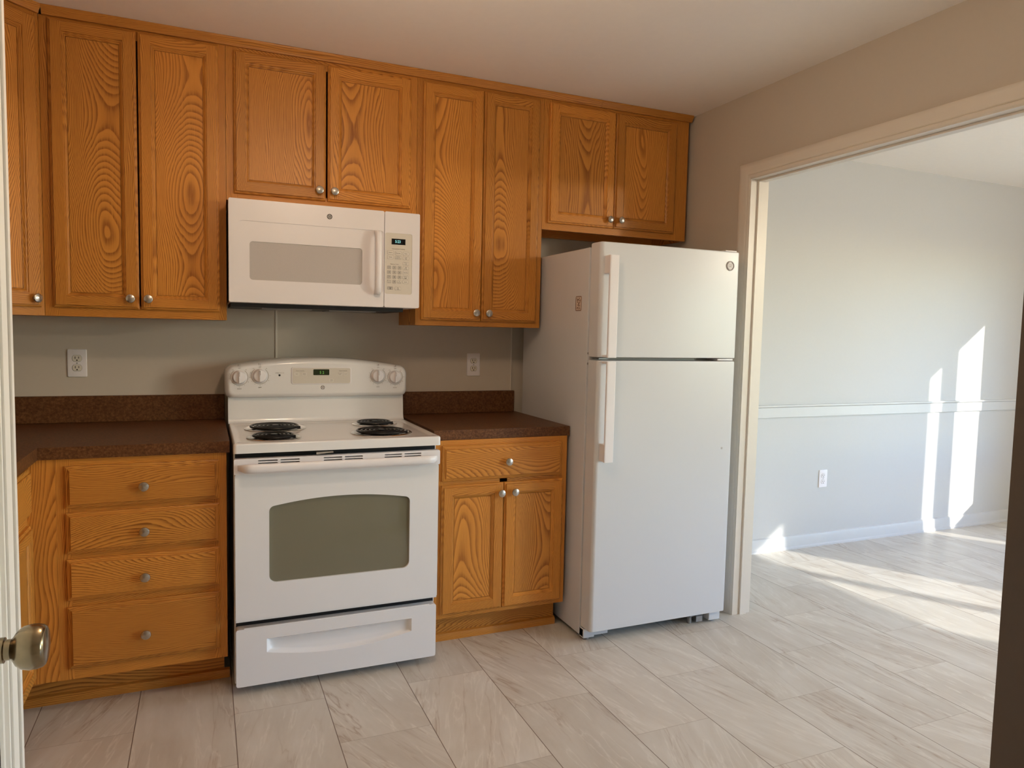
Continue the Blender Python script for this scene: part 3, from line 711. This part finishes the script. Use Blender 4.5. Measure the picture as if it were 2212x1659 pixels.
# dials
for kx, kz, s_, left in ((-0.3345, 1.121, 'FRONT', 1), (-0.2525, 1.1265, 'REAR', 1), (0.2530, 1.1245, 'REAR', 0), (0.3315, 1.1195, 'FRONT', 0)):
    b = MB(); ym = BGY - 0.0004
    b.tube([(kx + 0.0345 * math.cos(math.radians(a)), ym, kz + 0.0345 * math.sin(math.radians(a))) for a in range(-235, 56, 8)], 0.0007, 5, 0)
    for a, q in ((130, 'LO'), (160, '2'), (190, '3'), (215, '4'), (240, '5'), (270, '6'), (300, '7'), (330, '8'), (0, '9'), (50, 'HI')):
        b.text(q, 0.0055, kx + 0.0405 * math.cos(math.radians(a)), kz + 0.0405 * math.sin(math.radians(a)), ym, mi=0)
    b.text('OFF', 0.006, kx, kz + 0.0375, ym, mi=0); b.text(s_, 0.0055, kx, kz - 0.0495, ym, mi=0)
    for q in range(4):
        cx = kx - 0.004 + (q % 2) * 0.006; cz = kz + 0.046 + (q // 2) * 0.005
        on = (left and q == 2) or (not left and q == 3)
        b.plate(circle(cx, cz, 0.0021 if on else 0.0013, 10), ym - 0.0002, ym + 0.0004, mi=0)
    b.build('dial_marking', INK_G, bgo)
    b = MB()
    b.lathe([(0.0300, 0.0), (0.0300, 0.002), (0.0285, 0.0045), (0.0270, 0.006), (0.0255, 0.012), (0.0225, 0.0145), (0.0, 0.0155)], (kx, BGY - 0.0002, kz), seg=36)
    tilt = 0.0 if left else 0.06
    b.box(kx - 0.0042, kx + 0.0042, BGY - 0.0245, BGY - 0.012, kz - 0.0245, kz + 0.0255, bev=0.0028, seg=2)
    b.box(kx - 0.0007, kx + 0.0007, BGY - 0.0249, BGY - 0.0240, kz + 0.004, kz + 0.023, mi=1)
    b.build('control_knob', [WHITE_P, INK_G], tg, wn=True)
b = MB(); b.lathe([(0.0042, 0.0), (0.0042, 0.0012), (0.0, 0.0020)], (-0.173, BGY, 1.129), seg=14); b.build('indicator_light', BLACK, bgo)
b = MB(); b.text('SURFACE UNIT ON', 0.0042, -0.173, 1.1385, BGY - 0.0004); b.build('printed_text', INK_G, bgo)
b = MB(); emblem(b, 0.0085, 1.0745, BGY - 0.0004, 0.0085, 1, 0); b.build('emblem', [INK, WHITE_P], bgo)
# burners
def burner(cx, cy, R_, turns, rin):
    b = MB(); z = 0.9182
    b.lathe([(R_, 0.0), (R_ + 0.0005, 0.002), (R_ - 0.003, 0.0046), (R_ - 0.012, 0.0046), (R_ - 0.016, 0.0018), (R_ * 0.55, -0.0010), (0.02, -0.0012)], (cx, cy, z), axis=2, seg=48, sgn=1)
    bo = b.build('drip_bowl', CHROME, tg, angle=60)
    b = MB(); pts = []; n = int(turns * 34); ro = R_ - 0.018
    for k in range(n + 1):
        t = k / n; a = -2 * math.pi * turns * t - 0.5; rr_ = ro + (rin - ro) * t
        pts.append((cx + rr_ * math.cos(a), cy + rr_ * math.sin(a), z + 0.0100))
    b.tube(pts, 0.0045, 8)
    for q in range(3):
        a = math.radians(90 + 120 * q)
        b.tube([(cx + rin * 0.4 * math.cos(a), cy + rin * 0.4 * math.sin(a), z + 0.0045), (cx + (ro + 0.006) * math.cos(a), cy + (ro + 0.006) * math.sin(a), z + 0.0045)], 0.0025, 6)
    b.lathe([(0.013, 0.0), (0.013, 0.012), (0.0, 0.0125)], (cx, cy, z + 0.0025), axis=2, seg=20, sgn=1)
    b.build('heating_coil', COIL, bo)
burner(-0.202, -0.338, 0.1215, 5.0, 0.022); burner(-0.229, -0.603, 0.0985, 4.0, 0.022)
burner(0.219, -0.296, 0.0975, 4.0, 0.022); burner(0.187, -0.572, 0.1215, 5.0, 0.022)
# oven door
DYF = -0.752
b = MB(); b.box(-0.371, 0.371, RY - 0.004, RY - 0.0005, 0.035, 0.886, bev=0.0, mi=0); b.box(-0.362, 0.362, RY - 0.0055, RY - 0.0042, 0.868, 0.8865, mi=0)
b.build('door_gap', BLACK, tg)
wz = lambda x: 0.7145 - 0.0255 * (abs(x) / 0.2590) ** 2
def warch(hw=0.2590, zb=0.4105, rb=0.026, rt=0.020, n=22):
    pts = []
    for k in range(6):
        a = math.radians(-90 + 90 * k / 5); pts.append((hw - rb + rb * math.cos(a), zb + rb + rb * math.sin(a)))
    for k in range(6):
        a = math.radians(80 * k / 5); pts.append((hw - rt + rt * math.cos(a), wz(hw - rt) - rt + rt * math.sin(a)))
    for k in range(1, n): x = (hw - rt) * (1 - 2 * k / n); pts.append((x, wz(x)))
    for k in range(6):
        a = math.radians(100 + 80 * k / 5); pts.append((-hw + rt + rt * math.cos(a), wz(hw - rt) - rt + rt * math.sin(a)))
    for k in range(6):
        a = math.radians(180 + 90 * k / 5); pts.append((-hw + rb + rb * math.cos(a), zb + rb + rb * math.sin(a)))
    return pts
b = MB(); b.holed(rrect(-0.3735, 0.3735, 0.281, 0.812, 0.006, 3), [warch()], DYF, RY - 0.006, DYF + 0.012)
b.box(-0.3725, 0.3725, DYF + 0.004, RY - 0.006, 0.2755, 0.2810)
dr = b.build('oven_door', WHITE, tg)
b = MB(); b.box(-0.268, 0.268, DYF + 0.0085, DYF + 0.0115, 0.402, 0.722); b.build('oven_window', OVENGLASS, dr)
b = MB(); b.box(-0.272, 0.272, DYF + 0.036, DYF + 0.040, 0.398, 0.726)
for z in (0.452, 0.580): b.tube([(-0.262, DYF + 0.028, z), (0.262, DYF + 0.028, z)], 0.0026, 8, 1)
b.tube([(0.236, DYF + 0.024, 0.555), (0.236, DYF + 0.024, 0.712)], 0.0016, 6, 1)
b.build('oven_rack', [CAVITY, GREYP], dr)
b = MB()   # handle trim band with vent slots
slots = []
for sx0 in (-0.297, -0.069, 0.157):
    for k in range(2):
        for zc in (0.8595, 0.8505): slots.append(rrect(sx0 + k * 0.0765, sx0 + k * 0.0765 + 0.067, zc - 0.0022, zc + 0.0022, 0.0021, 3))
b.holed(rrect(-0.3765, 0.3765, 0.8125, 0.8685, 0.005, 3), slots, DYF - 0.007, DYF + 0.02, DYF + 0.010)
b.box(-0.36, 0.36, DYF + 0.010, DYF + 0.013, 0.842, 0.866, mi=1)
b.build('vent_trim', [WHITE_P, BLACK], dr)
b = MB(); rr_ = []
for k in range(33):
    x = -0.364 + 0.728 * k / 32; t = min(1.0, (0.364 - abs(x)) / 0.030); t = math.sin(t * math.pi / 2)
    yo = DYF - 0.010 - 0.030 * t; ring = []
    for q in range(14):
        a = 2 * math.pi * q / 14
        ring.append((x, yo + 0.011 * math.cos(a) * max(t, 0.35) + 0.003, 0.8375 + 0.0165 * math.sin(a) * max(t, 0.6)))
    rr_.append(ring)
b.rings(rr_); b.build('handle', WHITE_P, dr, angle=70)
b = MB(); b.prism([(-0.090, 0.8745), (-0.060, 0.8775), (-0.035, 0.8785), (-0.035, 0.8835), (-0.096, 0.8825), (-0.096, 0.8745)], 1, DYF - 0.012, DYF + 0.006); b.build('door_latch', CHROME, tg)
# storage drawer with scooped grip
b = MB()
def scoop(d, y, n=18):
    xs = [-0.268 + d + (0.541 - 2 * d) * k / n for k in range(n + 1)]
    top = [(x, 0.2025 - d * 0.6) for x in xs]; c = 0.0025
    bot = [(x, 0.1215 + d * 0.5 + 0.030 * (abs(x - c) / 0.27) ** 2) for x in xs]
    return [(p[0], y, p[1]) for p in bot + list(reversed(top))]
outer = rrect(-0.3725, 0.3725, 0.0345, 0.2475, 0.008, 3)
b.holed(outer, [[(p[0], p[2]) for p in scoop(0, 0)]], -0.747, RY - 0.0065, -0.7465)
b.rings([scoop(0.0, -0.7465), scoop(0.006, -0.741), scoop(0.016, -0.731), scoop(0.030, -0.727)], cap0=False)
b.box(-0.345, 0.345, -0.745, -0.741, 0.2470, 0.2500)
b.build('storage_drawer', WHITE, tg, angle=50)
for fx in (-0.34, 0.34):
    for fy in (-0.66, -0.10):
        b = MB(); b.lathe([(0.017, 0.0), (0.017, 0.006), (0.010, 0.008), (0.010, 0.031)], (fx, fy, 0.0), axis=2, sgn=1, seg=16); b.build('foot', BLACK, tg)

# ------------------------------------------------------------------ microwave
tm = thing('microwave_oven', 'white over-the-range microwave under the short oak cabinet', 'microwave', (0.0, -0.2, 1.41))
MY = -0.42
b = MB(); b.box(-0.377, 0.377, MY + 0.035, -0.004, 1.428, 1.828, bev=0.003, seg=1); b.build('case', WHITE_P, tm, wn=True)
b = MB(); b.box(-0.372, 0.325, MY + 0.060, -0.010, 1.412, 1.4275, mi=0); b.box(-0.25, -0.05, -0.30, -0.10, 1.4085, 1.4118, mi=1); b.box(0.02, 0.22, -0.30, -0.10, 1.4085, 1.4118, mi=1)
b.build('vent_base', [BLACK, DUST], tm)
b = MB()   # door
b.holed(rrect(-0.3795, 0.2262, 1.4290, 1.8270, 0.006, 3), [rrect(-0.342, 0.2235, 1.4855, 1.7445, 0.012)], MY, MY + 0.033, MY + 0.0035)
md = b.build('door', WHITE_P, tm)
b = MB(); b.holed(rrect(-0.3425, 0.2240, 1.4850, 1.7450, 0.012), [rrect(-0.3035, 0.1355, 1.5175, 1.6665, 0.012)], MY + 0.003, MY + 0.02, MY + 0.006)
b.build('inner_frame', PANEL if False else WHITE_P, md)
b = MB(); b.box(-0.306, 0.138, MY + 0.0062, MY + 0.010, 1.515, 1.669); b.build('window', MWIN, md)
b = MB(); rr_ = []
for k in range(25):
    z = 1.480 + 0.262 * k / 24; e = min(k, 24 - k) / 24; t = math.sin(min(1, e / 0.14) * math.pi / 2); ring = []
    bow = 0.006 * math.sin(math.pi * k / 24)
    for q in range(14):
        a = 2 * math.pi * q / 14
        ring.append((0.1955 + 0.0140 * math.cos(a), MY - 0.010 - 0.018 * t - bow + (0.010 + 0.006 * (1 - t)) * math.sin(a), z))
    rr_.append(ring)
b.rings(rr_); b.build('handle', WHITE_P, md, angle=70)
b = MB(); emblem(b, 0.002, 1.7855, MY - 0.0004, 0.0105, 1, 0); b.build('emblem', [INK, GREYP], md)
b = MB(); b.holed(rrect(0.2285, 0.3795, 1.4290, 1.8270, 0.006, 3), [rrect(0.2300, 0.3465, 1.4850, 1.7395, 0.008)], MY, MY + 0.033, MY + 0.002)
b.box(0.2300, 0.3465, MY + 0.0016, MY + 0.004, 1.4850, 1.7395, mi=1)
for x, z, s_ in ((0.287, 1.6745, 'Convenience Cooking'), (0.271, 1.6105, 'Express Cook')): b.text(s_, 0.0062, x, z, MY + 0.0014, mi=2)
cpn = b.build('control_panel', [WHITE_P, PANEL, INK_G], tm)
b = MB(); b.box(0.258, 0.317, MY - 0.0002, MY + 0.002, 1.6925, 1.7165); b.text('5:23', 0.0165, 0.2845, 1.7045, MY - 0.0006, mi=1, sx=0.85); b.build('clock_display', [LCD, LED_C], cpn)
BT = [(0.2535, 1.6585, 0.026, 0.0145, 'Popcorn', 0), (0.2868, 1.6575, 0.026, 0.0145, 'Beverage', 0), (0.3200, 1.6565, 0.026, 0.0145, 'Potato', 0),
      (0.2535, 1.6390, 0.026, 0.0145, 'Reheat', 0), (0.2868, 1.6385, 0.026, 0.0145, 'Defrost\nWeight/Time', 0), (0.3200, 1.6375, 0.026, 0.0145, 'Cook\nTime', 0),
      (0.3200, 1.6150, 0.025, 0.0135, 'Power\nLevel', 0), (0.3200, 1.5955, 0.025, 0.0135, 'Add\n30 Sec', 0), (0.3197, 1.5762, 0.025, 0.0135, 'Vent Fan', 0), (0.3195, 1.5568, 0.025, 0.0135, 'Surface\nLight', 0), (0.3193, 1.5378, 0.025, 0.0135, 'Start/Set', 0)]
for r_, row in enumerate(('123', '456', '789')):
    for c_, q in enumerate(row): BT.append((0.2487 + 0.0222 * c_, 1.5960 - 0.0198 * r_, 0.0155, 0.0140, q, 1))
BT += [(0.2487, 1.5368, 0.0165, 0.0130, 'Power\nLevel', 0), (0.2709, 1.5368, 0.0150, 0.0140, '0', 1), (0.2925, 1.5368, 0.0165, 0.0130, 'Set\nClock', 0),
       (0.2535, 1.5095, 0.0240, 0.0125, 'Clear\nOff', 1), (0.2868, 1.5088, 0.0255, 0.0140, 'Start\nPause', 0)]
for x, z, w, h, s_, g_ in BT:
    b = MB(); b.plate(rrect(x - w / 2, x + w / 2, z - h / 2, z + h / 2, 0.0022, 2), MY + 0.0010, MY + 0.0017, mi=2)
    b.plate(rrect(x - w / 2 + 0.0007, x + w / 2 - 0.0007, z - h / 2 + 0.0007, z + h / 2 - 0.0007, 0.0018, 2), MY + 0.0007, MY + 0.0012, mi=0)
    ln = s_.split('\n'); big = len(s_) == 1
    for k, q in enumerate(ln):
        b.text(q, 0.0085 if big else (0.0052 if len(q) < 9 else 0.0040), x, z + (0.0 if len(ln) == 1 else (0.0028 - 0.0056 * k)), MY + 0.0004, mi=1)
    b.build('button', [BTN_G if g_ else BTN, INK, INK_G], cpn)

# ------------------------------------------------------------------ refrigerator
tf = thing('refrigerator', 'white top-freezer refrigerator at the right end of the cabinets', 'refrigerator', (1.39, -0.45, 0.0))
FX0, FX1, FD = 1.0340, 1.7505, -0.8275
b = MB(); b.box(1.0322, 1.7490, -0.7330, -0.066, 0.018, 1.7005, bev=0.004, seg=2); b.build('cabinet', FRIDGE, tf, wn=True)
b = MB(); b.box(1.0420, 1.7400, -0.7455, -0.7332, 0.070, 1.690); b.build('door_gasket', GREYP, tf)
def fdoor(name, z0, z1):
    b = MB(); r = 0.016
    prof = [(FX0, -0.7460), (FX0, FD + r)] + [(FX0 + r - r * math.cos(a), FD + r - r * math.sin(a)) for a in [math.radians(15 * k) for k in range(1, 7)]]
    r2 = 0.010
    prof += [(FX1 - r2 + r2 * math.sin(a), FD + r2 - r2 * math.cos(a)) for a in [math.radians(15 * k) for k in range(0, 7)]] + [(FX1, -0.7460)]
    def rg(d, z):
        cx = (FX0 + FX1) / 2
        return [(cx + (p[0] - cx) * (1 - d / 0.36), -0.787 + (p[1] + 0.787) * (1 - d / 0.045), z) for p in prof]
    b.rings([rg(0.004, z0), rg(0.001, z0 + 0.001), rg(0.0, z0 + 0.004), rg(0.0, z1 - 0.006), rg(0.002, z1 - 0.0015), rg(0.006, z1)])
    return b.build(name, FRIDGE, tf, wn=True, angle=40)
fz = fdoor('freezer_door', 1.2385, 1.7165); fr_ = fdoor('refrigerator_door', 0.0600, 1.2255)
def fhandle(par, za, zb, mount_top):
    b = MB()
    b.prism([(1.0500, FD - 0.047), (1.0545, FD - 0.050), (1.0890, FD - 0.050), (1.0925, FD - 0.046), (1.0925, FD - 0.039), (1.0580, FD - 0.036), (1.0500, FD - 0.040)], 2, za, zb)
    for (a, c) in (((zb - 0.075, zb), (za, za + 0.010)) if mount_top else ((za, za + 0.075), (zb - 0.010, zb))):
        b.box(1.0505, 1.0790, FD - 0.042, FD - 0.0003, a, c, bev=0.003, seg=2)
    b.build('handle', WHITE_P, par, wn=True)
fhandle(fz, 1.2390, 1.6580, True); fhandle(fr_, 0.8030, 1.2225, False)
b = MB(); emblem(b, 1.6980, 1.6525, FD - 0.0022, 0.0215, 0, 1); b.build('emblem', [EMB, EMB_D], fz)
b = MB(); b.lathe([(0.0055, 0.0), (0.0055, 0.001), (0.0035, 0.0018), (0.0, 0.0020)], (1.6955, FD, 0.829), seg=14); b.build('plug', GREYP, fr_)
b = MB(); b.box(1.655, 1.742, -0.822, -0.735, 1.2275, 1.2365, bev=0.002, seg=1); b.lathe([(0.009, 0.0), (0.009, 0.010)], (1.722, -0.800, 1.2272), axis=2, sgn=1, seg=16); b.build('centre_hinge', WHITE_P, tf)
b = MB(); b.box(1.680, 1.745, -0.815, -0.735, 1.7170, 1.7230, bev=0.002, seg=1); b.box(1.69, 1.74, -0.735, -0.68, 1.7008, 1.7230, bev=0.002, seg=1); b.build('top_hinge', WHITE_P, tf)
b = MB(); b.box(1.0530, 1.0980, -0.800, -0.735, 1.2290, 1.2350); b.build('gap_stop', DUST, tf)
for sy_, sz_ in ((-0.7335, 1.2520), (-0.7335, 1.2080)):
    b = MB(); b.lathe([(0.0048, 0.0), (0.0048, 0.0012), (0.002, 0.002)], (1.0385, sy_, sz_), axis=1, seg=12); b.build('screw', DUST, tf)
b = MB(); b.box(1.0345, 1.0900, -0.770, -0.7335, 0.0120, 0.0540, bev=0.002, seg=1); b.box(1.0345, 1.16, -0.765, -0.735, 0.0180, 0.0500); b.build('hinge_cover', FRIDGE, tf)
b = MB(); b.box(1.6850, 1.7480, -0.800, -0.7335, 0.0120, 0.0560, bev=0.002, seg=1); b.build('hinge_cover', FRIDGE, tf)
b = MB(); b.box(1.60, 1.672, -0.772, -0.735, 0.030, 0.055); b.box(1.625, 1.66, -0.785, -0.74, 0.008, 0.034); b.lathe([(0.011, 0), (0.011, 0.03)], (1.600, -0.765, 0.0), axis=2, sgn=1, seg=12); b.build('lower_hinge', DUST, tf)
for x, y in ((1.062, -0.745), (1.715, -0.77), (1.07, -0.12), (1.71, -0.12)):
    b = MB(); b.lathe([(0.014, 0.0), (0.014, 0.008), (0.007, 0.010), (0.007, 0.02)], (x, y, 0.0), axis=2, sgn=1, seg=14); b.build('foot', DUST, tf)
b = MB(); b.box(1.05, 1.73, -0.69, -0.68, 0.02, 0.05); b.build('base_grille', BLACK, tf)
# sticker on the side (built on the plane x = 1.032)
b = MB()
def side(poly, x): return [(x, p[0], p[1]) for p in poly]
b.rings([side(rrect(-0.676, -0.621, 1.4335, 1.4990, 0.006, 3), 1.0321), side(rrect(-0.676, -0.621, 1.4335, 1.4990, 0.006, 3), 1.0317)], smooth=False)
b.tube(side(rrect(-0.6735, -0.6235, 1.436, 1.4965, 0.005, 3), 1.0316), 0.0014, 5, 1, closed=True)
for a, c in (((-0.659, 1.490), (-0.640, 1.480)), ((-0.662, 1.478), (-0.638, 1.484)), ((-0.660, 1.472), (-0.646, 1.462)), ((-0.640, 1.474), (-0.650, 1.466)), ((-0.662, 1.456), (-0.636, 1.460)), ((-0.652, 1.468), (-0.652, 1.452)),
             ((-0.664, 1.441), (-0.652, 1.450)), ((-0.650, 1.441), (-0.640, 1.450)), ((-0.638, 1.452), (-0.634, 1.441)), ((-0.666, 1.484), (-0.660, 1.470)), ((-0.634, 1.490), (-0.640, 1.470))):
    b.tube([(1.0316, a[0], a[1]), (1.0316, c[0], c[1])], 0.0013, 5, 1)
b.build('sticker', [STICKER, BROWNINK], tf, label='small rounded warning sticker with brown pictograms')

# ------------------------------------------------------------------ outlets
def outlet(cx, cz, y, label, face):
    t = thing('wall_outlet', label, 'outlet', (cx, y, cz), group='duplex wall outlets')
    b = MB(); b.plate(rrect(cx - 0.035, cx + 0.035, cz - 0.0572, cz + 0.0572, 0.004, 3), y - 0.0055, y - 0.0003, bev=0.003); b.build('wall_plate', WHITE_P, t)
    for dz in (0.0195, -0.0195):
        b = MB(); zc = cz + dz
        shp = [(cx + 0.0172 * math.cos(a), zc + max(-0.0125, min(0.0125, 0.0172 * math.sin(a)))) for a in [2 * math.pi * k / 28 for k in range(28)]]
        b.plate(shp, y - 0.0072, y - 0.004, bev=0.0008, seg=1)
        b.tube([(p[0], y - 0.0058, p[1]) for p in shp], 0.0007, 4, 1, closed=True)
        b.box(cx - 0.0078, cx - 0.0050, y - 0.0076, y - 0.006, zc - 0.002, zc + 0.0075, mi=1); b.box(cx + 0.0050, cx + 0.0076, y - 0.0076, y - 0.006, zc - 0.001, zc + 0.0070, mi=1)
        b.plate(circle(cx, zc - 0.0075, 0.0029, 12), y - 0.0076, y - 0.006, mi=1)
        b.build('receptacle', [face, INK], t)
    b = MB(); b.lathe([(0.0034, 0.0), (0.0034, 0.0008), (0.0, 0.0014)], (cx, y - 0.0055, cz), seg=12); b.build('screw', GREYP, t)
outlet(-0.951, 1.1690, 0.0, 'white duplex outlet on the back wall under the tall left cabinet', IVORY)
outlet(0.7865, 1.1670, 0.0, 'white duplex outlet on the back wall between range and refrigerator', IVORY)
outlet(3.1965, 0.4375, YDW, 'white duplex outlet low on the dining room wall under the chair rail', WHITE_P)

# ------------------------------------------------------------------ ceiling lamp that lights the kitchen (above the picture), plus an added dining fill
def globe_lamp(label, x, y, m, drop):
    t = thing('ceiling_light', label, 'light', (x, y, CEILZ))
    b = MB(); b.lathe([(0.055, 0.0), (0.055, 0.010), (0.045, 0.018), (0.009, 0.022), (0.009, drop), (0.032, drop + 0.003), (0.032, drop + 0.011), (0.0, drop + 0.012)], (x, y, CEILZ - 0.0005), axis=2, sgn=-1, seg=32); b.build('base', NICKEL, t)
    R_ = 0.090
    b = MB(); b.lathe([(0.0, 0.0)] + [(R_ * math.sin(math.radians(a)), R_ - R_ * math.cos(math.radians(a))) for a in range(15, 180, 15)] + [(0.0, 2 * R_)], (x, y, CEILZ - drop - 0.0135), axis=2, sgn=-1, seg=32); b.build('glass_globe', m, t, angle=60)
globe_lamp('round glass globe ceiling light in the middle of the kitchen', 0.0, -1.82, LAMPG, 0.14)
globe_lamp('added unseen globe fill light brightening the dining room ceiling', 3.9, -3.1, FILL_D, 0.30)  # added out of view to lift the dining ceiling and upper wall
